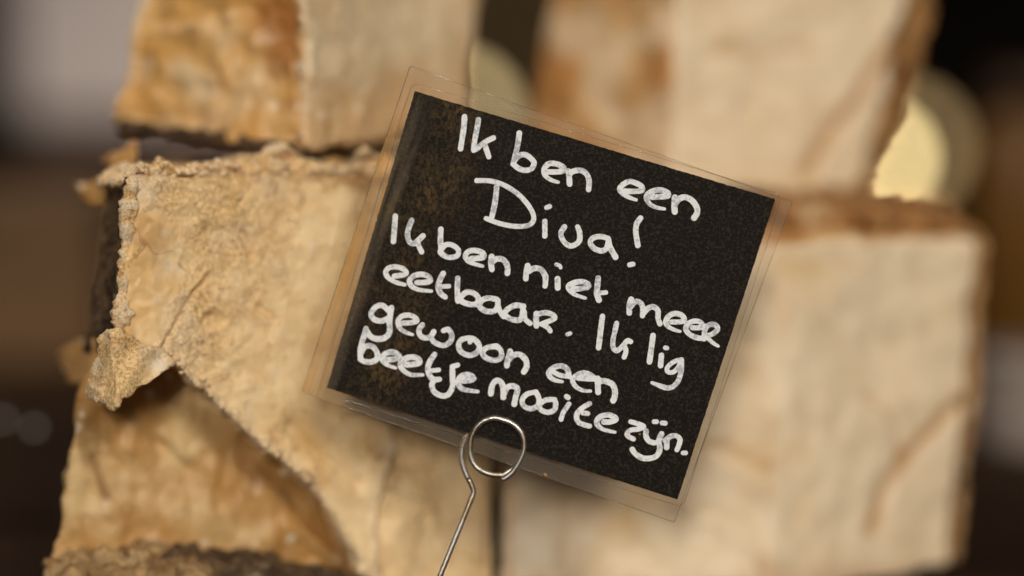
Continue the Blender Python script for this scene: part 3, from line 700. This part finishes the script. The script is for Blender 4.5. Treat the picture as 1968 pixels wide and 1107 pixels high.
WORDS = [
 [st(1, '292,135 285,250 250,475'), st(1, '440,165 425,260 400,390 390,490'), st(1, '392,490 430,470 500,410 600,360', 11), st(1, '510,440 530,500 550,560')],
 [st(1, '875,310 860,420 830,560 810,640'), st(1, '815,610 870,550 940,540 1000,580 1032,630 1000,690 930,705 860,680 810,635'),
  st(1, '1190,722 1260,722 1335,712 1345,675 1280,640 1200,632 1150,670 1137,720 1160,770 1220,810 1290,832', 11.5, E), st(1, '1395,710 1405,780 1410,850'), st(1, '1415,740 1450,715 1510,705 1555,715 1600,760 1618,830 1612,910')],
 [st(2, '560,372 650,376 738,366 737,322 670,285 610,270 550,295 505,345 530,395 600,437 680,466', 11.5, E), st(2, '850,436 940,432 1012,424 1015,392 950,362 880,366 810,397 788,440 820,505 890,545 980,562', 11.5, E),
  st(2, '1090,440 1085,520 1090,592', 13), st(2, '1095,505 1140,452 1210,438 1280,480 1325,550 1325,610 1295,658', 12.5)],
 [st('a', '700,547 760,549 820,568 880,608 925,660 943,705 925,735 870,742 800,730 740,708', 10.5), st('a', '785,575 778,640 765,700', 11.5), st('a', '990,720 990,783', 11.5), st('a', '998,662 1010,657', 11), 
  st('b', '77,412 62,440 75,475 105,493 138,475 142,440 133,412'), st(2, '380,875 300,855 220,872 190,920 230,980 310,1008 362,980 385,900'), st(2, '385,890 402,970 460,1075', 12)],
 [st(2, '725,660 685,720 675,800 685,880 697,950', 11.6), st(4, '1385,215 1420,208', 11)],
 [st(3, '220,140 212,260 200,410'), st(3, '395,185 365,260 350,340 370,410 410,435 450,410 515,350'), st(3, '460,430 480,480 500,520', 11)],
 [st(3, '705,280 700,380 705,480 700,520'), st(3, '710,490 760,445 830,450 890,500 880,560 800,580 740,560 700,525', 11.2), st(3, '1030,592 1100,588 1160,575 1150,532 1080,507 1010,512 967,555 985,610 1050,645 1150,672', 11.5, E),
  st(3, '1245,570 1238,640 1248,708', 12), st(3, '1260,620 1300,595 1360,600 1405,650 1415,700 1412,748', 12)],
 [st(4, '300,225 285,300 280,362', 12), st(4, '310,285 370,252 440,265 485,330 490,390 485,440', 12), st(4, '618,365 620,460', 12), st(4, '605,212 640,225 650,245', 8.5), st(4, '790,472 870,467 940,450 940,420 880,395 800,405 735,440 750,490 810,535 915,570', 11.5, E),
  st(4, '1050,355 1040,450 1035,520 1058,590', 12), st(4, '1060,515 1130,510', 10)],
 [st(5, '460,85 440,150 440,230', 12), st(5, '450,170 500,112 555,118 585,180 580,260', 11.5), st(5, '590,235 640,180 700,165 745,210 745,280 765,345', 11.5), st(5, '890,325 970,325 1025,310 1005,260 940,235 870,255 827,320 850,370 910,405 980,426', 11, E),
  st(5, '1110,387 1180,387 1215,370 1200,330 1140,315 1070,340 1040,400 1080,455 1150,490 1210,500', 11), st(5, '1260,370 1240,430 1235,505', 11), st(5, '1250,392 1300,352 1360,360 1378,405 1330,450 1270,480 1320,540 1385,582', 10.8, E)],
 [st(3, '210,778 290,768 338,745 300,700 220,680 150,692 117,740 150,800 230,845 320,870', 11, .75), st(3, '450,847 540,845 595,825 570,780 500,760 420,775 370,830 400,890 480,925 605,938', 11.5, E), st(3, '730,750 690,830 675,900 700,960 750,1000', 11.6), st(3, '715,890 790,885', 10),
  st(3, '885,800 880,900 882,1020 888,1045', 11.6), st('c', '625,167 655,137 690,142 708,165 693,188 655,184 622,166'), st('c', '785,167 750,161 722,172 712,195 735,215 770,218 788,200 790,172'), st('c', '790,185 800,220 815,240', 10.5),
  st(4, '258,655 170,647 85,690 55,740 110,788 200,805 238,770 250,690'), st(4, '262,720 272,790 325,838', 11), st(4, '392,735 390,800 393,865', 12), st(4, '395,745 480,725 560,742 590,780 540,810 450,845', 11), st(4, '460,850 520,890 540,920', 10), st(4, '722,955 752,945', 9.5)],
 [st(5, '155,265 135,420 113,600'), st(5, '305,340 285,430 265,530 270,600 310,630 370,580 420,525 455,535', 11), st(5, '392,590 405,640 385,700', 10.5)],
 [st(5, '693,470 675,600 655,750'), st(5, '782,680 772,790'), st(5, '822,600 840,603', 10), st(5, '990,728 920,745 850,800 845,850 900,862 960,810 988,745', 10), st(5, '995,728 990,850 960,950 900,1015 830,1025 740,995 680,970', 11.2, E)],
 [st(6, '425,150 360,95 290,110 240,180 270,240 350,260 410,235'), st(6, '455,120 435,260 435,380 380,440 300,450 230,420 185,350', 12), st(6, '580,282 660,278 727,257 690,212 620,197 555,217 525,270 550,340 610,380 680,405', 11, E), st(6, '785,300 750,350 760,410 810,440 870,425 905,375'), st(6, '870,430 920,490 1010,520 1080,480 1097,410 1062,350 1010,362'),
  st(6, '1280,440 1200,460 1170,520 1200,590 1290,625 1370,590 1390,520 1340,455 1280,440'), st(6, '1320,450 1290,485', 10), st(7, '185,85 90,100 40,150 80,210 180,235 240,200 235,130 190,85'), st(7, '335,140 310,220 300,292', 12), st(7, '320,230 370,180 440,175 500,230 510,300 480,358', 12)],
 [st(7, '800,362 870,395 960,405', 10), st(7, '960,405 942,330 880,295 800,312 747,360 760,410 810,445 890,462', 11.4, E), st(7, '1060,425 1150,432 1230,430 1180,385 1100,370 1020,410 1000,460 1040,520 1110,555 1190,562', 11, E), st(7, '1265,430 1268,500 1270,575', 12.5), st(7, '1280,462 1340,455 1420,490 1450,560 1445,630 1430,663', 12.5)],
 [st(6, '185,340 160,430 125,560 128,660'), st(6, '130,600 180,530 250,530 300,590 302,660 240,695 170,690 125,665'), st(6, '400,672 470,667 540,645 500,600 430,592 375,622 360,670 400,720 500,760', 11.5, E), st(6, '620,725 700,720 755,700 730,655 660,645 590,667 552,720 580,780 660,830 790,832', 12, E),
  st(6, '915,615 860,700 842,780 870,850 910,882 965,880', 11.6), st(6, '885,787 960,780', 10), st(6, '1160,728 1110,742', 10.5), st(6, '1105,745 1105,860 1105,960 1060,1040 990,1055 910,1010 885,940 895,918'), st(6, '1220,895 1290,890 1330,870 1290,835 1220,837 1172,880 1170,940 1220,985 1290,1000 1375,1010', 12, E)],
 [st(7, '130,590 145,500 190,450 240,470 260,530 262,628', 12), st(7, '268,590 310,520 370,510 412,540 395,620 378,700', 12), st(7, '608,572 520,592 465,650 480,720 560,750 630,712 640,640 608,572', 11), st(7, '808,652 720,657 650,702 662,760 740,788 805,760 820,700 808,652', 11),
  st(7, '960,700 900,790 877,862', 10.5), st(7, '935,620 952,632', 11), st(7, '1180,695 1090,750 1042,820 1060,890 1120,920 1180,935', 11), st(7, '1110,795 1160,800', 10.5), st(7, '1330,890 1400,890 1460,862 1430,832 1370,815 1290,837 1255,890 1280,940 1340,975 1450,1000', 11.4, E)],
 [st(8, '620,500 690,520 760,550 700,580 620,590 582,630 600,660 650,685', 10.5), st(8, '785,600 785,660 820,710 870,725', 11.5), st(8, '950,630 920,700 930,790 900,860 830,890 740,885 670,840 637,795', 11.6), st(8, '870,500 895,500', 10.5), st(8, '955,513 988,517', 10.5),
  st(8, '1005,690 1003,775', 12), st(8, '985,700 1040,660 1100,650 1145,690 1130,760 1112,800', 11), st(8, '1178,833 1205,832', 10)],
]
GS = 1.25
def word_mesh(strokes):
    allp = [p for s in strokes for p in s[0]]
    x0 = min(p[0] for p in allp) - 9; x1 = max(p[0] for p in allp) + 9
    y0 = min(p[1] for p in allp) - 9; y1 = max(p[1] for p in allp) + 9
    xs = np.arange(x0, x1 + GS, GS); ys = np.arange(y0, y1 + GS, GS)
    X, Y = np.meshgrid(xs, ys)
    F = np.full(X.shape, 1e9)
    for pts, wd, tp in strokes:
        n = len(pts)
        for i in range(n - 1):
            (ax, ay), (bx, by) = pts[i], pts[i + 1]
            u = (i + 0.5) / (n - 1)
            r = wd * 0.5
            if tp: r *= 1 - (1 - tp) * max(0, (u - 0.72) / 0.28)
            r *= 1 + 0.09 * noise.noise(Vector((ax * 0.07, ay * 0.07, 3.0))) + 0.04 * noise.noise(Vector((ax * 0.35, ay * 0.35, 8.0)))
            dx, dy = bx - ax, by - ay
            t_ = np.clip(((X - ax) * dx + (Y - ay) * dy) / (dx * dx + dy * dy + 1e-9), 0, 1)
            F = np.minimum(F, np.hypot(X - ax - t_ * dx, Y - ay - t_ * dy) - r)
    rr = np.random.RandomState(int(x0))
    F = F + rr.uniform(-0.22, 0.22, F.shape) + 0.5
    verts, faces, cache = [], [], {}
    def vert(x, y):
        k = (round(x * 200), round(y * 200))
        if k not in cache:
            cache[k] = len(verts); verts.append(hitS(x, y, 0.00006))
        return cache[k]
    ny, nx = F.shape
    for j in range(ny - 1):
        for i in range(nx - 1):
            c4 = [(xs[i], ys[j], F[j, i]), (xs[i + 1], ys[j], F[j, i + 1]), (xs[i + 1], ys[j + 1], F[j + 1, i + 1]), (xs[i], ys[j + 1], F[j + 1, i])]
            if all(c[2] > 0 for c in c4): continue
            poly = []
            for q in range(4):
                a, b = c4[q], c4[(q + 1) % 4]
                if a[2] <= 0: poly.append(vert(a[0], a[1]))
                if (a[2] <= 0) != (b[2] <= 0):
                    t_ = a[2] / (a[2] - b[2])
                    poly.append(vert(a[0] + (b[0] - a[0]) * t_, a[1] + (b[1] - a[1]) * t_))
            poly = [p for q, p in enumerate(poly) if p != poly[q - 1]]
            if len(poly) >= 3: faces.append(tuple(reversed(poly)))
    me = mesh_from(verts, faces, name='word')
    ends = [p for s_ in strokes for p in (s_[0][-1],)] + [strokes[0][0][0]]
    co = np.array([tuple(q) for q in verts]); vx, vy = proj(co)
    pool = np.zeros(len(vx))
    for ex, ey in ends: pool = np.maximum(pool, np.exp(-((vx - ex) ** 2 + (vy - ey) ** 2) / 36.0))
    set_attr(me, 'pool', pool)
    return me
for wds in WORDS:
    link('handwritten_word', word_mesh(wds), M_INK, card)

# ---- laminate sleeve: a thin closed sheet of film round the card, with a sealed ridge beside the card edge
LO = [(788, 127), (1523, 388), (1296, 1004), (580, 752)]
def slab_px(outline, hi, lo):
    return prism([hitS(x, y, hi) for x, y in outline], [hitS(x, y, lo) for x, y in outline])
def bil4(Q, u, v):
    return tuple((1 - u) * (1 - v) * Q[0][i] + u * (1 - v) * Q[1][i] + u * v * Q[2][i] + (1 - u) * v * Q[3][i] for i in (0, 1))
FU, FV = 180, 140
verts, faces, tint, marg = [], [], [], []
for side, lift in ((0, 0.00018), (1, -0.00042)):
    for j in range(FV + 1):
        for i in range(FU + 1):
            u, vv = i / FU, j / FV
            x, y = bil4(LO, u, vv)
            verts.append(hitS(x, y, lift))
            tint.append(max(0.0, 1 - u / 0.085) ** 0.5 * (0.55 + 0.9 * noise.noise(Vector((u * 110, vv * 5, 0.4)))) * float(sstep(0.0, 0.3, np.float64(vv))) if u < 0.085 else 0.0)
            cu = all((CC[(k + 1) % 4][0] - CC[k][0]) * (y - CC[k][1]) - (CC[(k + 1) % 4][1] - CC[k][1]) * (x - CC[k][0]) > -2500 for k in range(4))
            marg.append(0.0 if cu else 1.0)
nf_ = (FU + 1) * (FV + 1)
for j in range(FV):
    for i in range(FU):
        a = j * (FU + 1) + i
        faces.append((a, a + FU + 1, a + FU + 2, a + 1)); a += nf_
        faces.append((a + 1, a + FU + 2, a + FU + 1, a))
rg = [i for i in range(FU + 1)] + [j * (FU + 1) + FU for j in range(1, FV + 1)] + [FV * (FU + 1) + i for i in range(FU - 1, -1, -1)] + [j * (FU + 1) for j in range(FV - 1, 0, -1)]
for i in range(len(rg)):
    a, b = rg[i], rg[(i + 1) % len(rg)]
    faces.append((a, b, b + nf_, a + nf_))
me = mesh_from(verts, faces, name='film')
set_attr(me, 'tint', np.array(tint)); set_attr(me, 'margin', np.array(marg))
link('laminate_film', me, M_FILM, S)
def tube(path, r, seg=10, closed=False, caps=True):
    n = len(path); verts, faces = [], []
    prev = None
    for i, p in enumerate(path):
        a = path[(i - 1) % n] if (i or closed) else p
        b = path[(i + 1) % n] if (i < n - 1 or closed) else p
        tg = (b - a).normalized()
        ref = prev if prev is not None else (nS if abs(nS.dot(tg)) < .9 else UP)
        u_ = (ref - tg * ref.dot(tg)).normalized(); prev = u_
        w_ = tg.cross(u_)
        for k in range(seg):
            an = 2 * math.pi * k / seg
            verts.append(p + (u_ * math.cos(an) + w_ * math.sin(an)) * r)
    for i in range(n if closed else n - 1):
        j = (i + 1) % n
        for k in range(seg):
            k2 = (k + 1) % seg
            faces.append((i * seg + k, i * seg + k2, j * seg + k2, j * seg + k))
    if not closed and caps:
        faces.append(tuple(range(seg - 1, -1, -1))); faces.append(tuple((n - 1) * seg + k for k in range(seg)))
    return mesh_from(verts, faces, smooth=True, name='tube')
def rounded(outline, rad, n=6):
    out = []
    m = len(outline)
    for i in range(m):
        p = Vector(outline[i]); a = Vector(outline[i - 1]); b = Vector(outline[(i + 1) % m])
        p1 = p + (a - p).normalized() * rad; p2 = p + (b - p).normalized() * rad
        for k in range(n + 1):
            t_ = k / n
            out.append(p1 * (1 - t_) ** 2 + p * 2 * t_ * (1 - t_) + p2 * t_ ** 2)
        for k in range(1, 14):
            t_ = k / 14
            nb = Vector(outline[(i + 1) % m]); q2 = nb + (p - nb).normalized() * rad
            out.append(p2 * (1 - t_) + q2 * t_)
    return out
SR = [(793, 158), (1503, 375), (1312, 975), (612, 752)]
rp = [hitS(q[0] + random.gauss(0, .5), q[1] + random.gauss(0, .5), 0.00020) for q in rounded(SR, 18)]
link('seal_ridge', tube(rp, 0.00010, 6, closed=True), M_FILM, S)
ro = [hitS(q[0], q[1], -0.00012) for q in rounded(LO, 6)]
link('sleeve_edge', tube(ro, 0.00011, 6, closed=True), M_FILM, S)

bp_ = hitS(1490, 386, 0.00017)
e1 = (hitS(1500, 389, 0.00017) - bp_).normalized(); e2 = nS.cross(e1)
bv_, bf_ = [], []
for i in range(7):
    th = math.pi / 2 * i / 6.5
    for k in range(14):
        ph = 2 * math.pi * k / 14
        bv_.append(bp_ + (e1 * math.cos(ph) + e2 * math.sin(ph) * 0.8) * 0.00075 * math.cos(th) + nS * 0.0005 * math.sin(th))
for i in range(6):
    for k in range(14): bf_.append((i * 14 + k, i * 14 + (k + 1) % 14, (i + 1) * 14 + (k + 1) % 14, (i + 1) * 14 + k))
bf_.append(tuple(6 * 14 + k for k in range(14)))
link('glint_dome', mesh_from(bv_, bf_, smooth=True, name='dome'), M_FILM, S)  # small glossy dome added to catch a glint at the corner
def speck(px, py, r_):
    pts = [hitS(px + r_ * math.cos(k * .628) * random.uniform(.7, 1.1), py + r_ * math.sin(k * .628) * random.uniform(.7, 1.1), 0.00019) for k in range(10)]
    top = hitS(px, py, 0.0005)
    link('stain_speck', mesh_from(pts + [top], [(k, 10, (k + 1) % 10) for k in range(10)] + [tuple(range(10))], name='speck'), M_RINDB, S)
speck(1048, 913, 4.5); speck(906, 272, 3.2); speck(1230, 834, 2.6)

# ------------------------------------------------------------------ wire holder
H = thing('wire_card_holder', 'bent silver wire holder gripping the sign at its lower edge', 'card holder', Pz(781, 0, 0.556))
t = NT('wire_metal')
nn = t.noise(900, 4, 0.6); n2_ = t.noise(160, 3, .6)
t.bsdf(t.mix(t.rng(n2_, 0.5, 0.66), (0.58, 0.565, 0.54), (0.42, 0.33, 0.23)), 0.42, t.bump(nn, 0.12, 0.0002), spec=0.5, metal=1.0)
M_WIRE = t.m
WR = 0.00065
fr_px = [(966, 921), (984, 908), (1000, 884), (1008, 860), (1004, 834), (988, 815), (965, 805), (944, 803), (922, 814), (908, 836), (904, 862), (909, 886), (924, 903), (946, 912), (968, 913)]
bk_px = [(988, 900), (1003, 872), (1003, 840), (985, 815), (955, 803), (925, 808), (903, 828), (891, 850), (886, 872), (888, 892), (896, 915), (906, 935), (909, 950), (900, 972), (885, 1010), (866, 1058), (847, 1107)]
fp = cat(fr_px, 6); bp = cat(bk_px, 6)
path = []
nf = len(fp)
for i, q in enumerate(fp):
    u = i / (nf - 1)
    path.append(hitS(q[0], q[1], 0.0011 if u < 0.85 else 0.0011 - (u - 0.85) / 0.15 * 0.0012))
nb = len(bp)
i_leg = next(i for i, q in enumerate(bp) if q[1] > 872 and q[0] < 900)
for i, q in enumerate(bp):
    lift = -0.0012
    if i < 6: lift = -0.0003 - 0.0009 * i / 6
    if i > i_leg: lift = -0.0012
    if q[1] > 950:                       # stem drops straight to the counter
        u = (q[1] - 950) / 157
        base = hitS(909, 950, -0.0012)
        low = Pz(781, 0.001, 0.557)
        full = (base.z - low.z)
        tgt = base + (low - base) * (u * 157 / 323)
        path.append(tgt); continue
    path.append(hitS(q[0], q[1], lift))
path.append(Pz(781, 0.0015, 0.557))
cut = next(i for i, p in enumerate(path) if i > nf + i_leg + 12)
link('clip_coil', tube(path[:cut + 1], WR, 12), M_WIRE, H)
link('stem', tube(path[cut:], WR, 12), M_WIRE, H)
c0 = Pz(781, WR, 0.557)
sp = [c0 + Vector((0.012 - 0.012 * math.cos(a) * 1.0, 0.012 * math.sin(a) * -0.4 * 0 + 0.0, 0)) + Vector((0, 0.012 * math.sin(a), 0)) for a in [k * 2 * math.pi / 48 for k in range(47)]]
link('foot_ring', tube(sp, WR, 10), M_WIRE, H)

# ------------------------------------------------------------------ out-of-focus things behind
def lathe_mesh(cx, cy, prof, seg=40):
    verts, faces = [], []
    for r, z in prof:
        for k in range(seg):
            a = 2 * math.pi * k / seg
            verts.append((cx + r * math.cos(a), cy + r * math.sin(a), z))
    for i in range(len(prof) - 1):
        for k in range(seg):
            k2 = (k + 1) % seg
            faces.append((i * seg + k, i * seg + k2, (i + 1) * seg + k2, (i + 1) * seg + k))
    faces.append(tuple(range(seg - 1, -1, -1))); faces.append(tuple((len(prof) - 1) * seg + k for k in range(seg)))
    return mesh_from(verts, faces, smooth=True, name='lathe')

# bulbs
def bulb(px, py, d, r, col, strength, label):
    p = P(px, py, d)
    b = thing('light_bulb', label, 'light bulb', p, 'small lit bulbs far behind the cheese')
    t = NT('bulb_glow_%d' % px)
    e = t.n('ShaderNodeEmission'); e.inputs['Color'].default_value = (*col, 1); e.inputs['Strength'].default_value = strength
    t.l(e.outputs[0], t.out.inputs['Surface'])
    prof = [(r * math.sin(math.pi * (k + .3) / 14.6), -r * math.cos(math.pi * (k + .3) / 14.6) + 0) for k in range(15)]
    link('glass', lathe_mesh(p.x, p.y, [(q, p.z + z) for q, z in prof], 24), t.m, b)
    link('socket', lathe_mesh(p.x, p.y, [(r * .55, p.z + r * .9), (r * .6, p.z + r * 1.4), (r * .6, p.z + r * 2.2), (r * .3, p.z + r * 2.6)], 20), M_COUNTER, b)
    link('cord', lathe_mesh(p.x, p.y, [(0.0015, p.z + r * 2.5), (0.0015, 1.4)], 8), M_COUNTER, b)
bulb(1684, 304, 2.10, 0.0110, (1.0, 0.77, 0.36), 17, 'brightest blurred bulb glowing beside the right cheese stack')
bulb(1738, 284, 4.20, 0.0270, (1.0, 0.66, 0.30), 3.6, 'dimmer larger blurred bulb behind the brightest one at right')
bulb(880, 215, 2.60, 0.0150, (1.0, 0.74, 0.36), 7.0, 'yellowish blurred bulb low in the gap between the two upper cheeses')
bulb(908, 190, 4.40, 0.0280, (1.0, 0.70, 0.40), 1.6, 'faintest large blurred bulb in the gap between the upper cheeses')

M_PANEL = plain_mat('panel_grey', (0.62, 0.55, 0.54), (0.70, 0.63, 0.62), 8)
M_BOX = plain_mat('box_brown', (0.034, 0.016, 0.008), (0.055, 0.026, 0.012), 9)
M_OLIVE = plain_mat('olive_board', (0.34, 0.24, 0.12), (0.40, 0.29, 0.15), 6)
M_AMBER = plain_mat('amber_jar', (0.13, 0.06, 0.012), (0.18, 0.085, 0.018), 14, rough=0.35)
M_TIN = plain_mat('tin_grey', (0.24, 0.20, 0.18), (0.30, 0.25, 0.23), 14, rough=0.4)

q = P(235, 100, 1.25)
pn = thing('display_panel', 'blurred pale grey upright panel behind the left cheese', 'panel', (q.x, q.y, 0))
link('board', box_mesh(q.x - 0.055, q.x + 0.075, q.y, q.y + 0.02, 0.075, 0.40, 0.004), M_PANEL, pn)
link('foot', box_mesh(q.x - 0.05, q.x + 0.07, q.y - 0.03, q.y + 0.06, -0.3, 0.075, 0.004), M_BOX, pn)
q = P(40, 620, 1.0)
M_CARTON = plain_mat('carton_brown', (0.075, 0.040, 0.016), (0.12, 0.064, 0.026), 9)
bx = thing('brown_box', 'blurred reddish brown box at the left edge', 'box', (q.x, q.y, 0))
link('carton', box_mesh(q.x - 0.09, q.x + 0.045, q.y - 0.06, q.y + 0.01, 0.001, 0.068, 0.003), M_CARTON, bx)
q = P(960, 60, 3.0)
ob = thing('olive_board', 'blurred olive board seen in the gap between the upper cheeses', 'board', (q.x, q.y, -1.2))
link('board', box_mesh(q.x - 0.16, q.x + 0.12, q.y, q.y + 0.03, -1.2, 0.40, 0.004), M_OLIVE, ob)
q = P(1960, 600, 0.95)
j = thing('amber_jar', 'blurred amber jar at the right edge', 'jar', (q.x, q.y, 0))
link('glass', lathe_mesh(q.x, q.y, [(0.018, 0.001), (0.021, 0.004), (0.021, 0.085), (0.017, 0.095), (0.013, 0.10)], 32), M_AMBER, j)
link('lid', lathe_mesh(q.x, q.y, [(0.014, 0.1), (0.0145, 0.101), (0.0145, 0.112), (0.013, 0.114)], 32), M_BOX, j)
q = P(1990, 960, 0.80)
j = thing('grey_tin', 'blurred grey tin at the lower right corner', 'tin', (q.x, q.y, 0))
link('can', lathe_mesh(q.x, q.y, [(0.020, 0.001), (0.0205, 0.003), (0.0205, 0.026), (0.020, 0.027)], 32), M_TIN, j)
link('lid', lathe_mesh(q.x, q.y, [(0.0212, 0.0275), (0.0214, 0.029), (0.0210, 0.032)], 32), M_TIN, j)

for px, py, lab in ((66, 822, 'small pale blurred glint low at the left edge, an added glowing bead, the one nearer the cheese'), (6, 806, 'small pale blurred glint, an added glowing bead at the very left edge of the picture')):
    p = P(px, py, 0.69)
    b = thing('glint_bead', lab, 'highlight', (p.x, p.y, 0.0), 'added glints low at the left')
    t = NT('glint_bead_glow_%d' % px)
    e = t.n('ShaderNodeEmission'); e.inputs['Color'].default_value = (1.0, 0.88, 0.75, 1); e.inputs['Strength'].default_value = 0.4
    t.l(e.outputs[0], t.out.inputs['Surface'])
    rr_ = 0.0011
    link('added_bead', lathe_mesh(p.x, p.y, [(rr_ * math.sin(math.pi * (k + .3) / 10.6), p.z - rr_ * math.cos(math.pi * (k + .3) / 10.6)) for k in range(11)], 16), t.m, b)  # glowing bead added to draw a blurred glint; its stand is made up too
    link('added_bead_stand', lathe_mesh(p.x, p.y, [(0.006, 0.0005), (0.006, 0.002), (0.0012, 0.003), (0.0010, p.z - rr_ * 0.8)], 16), M_COUNTER, b)
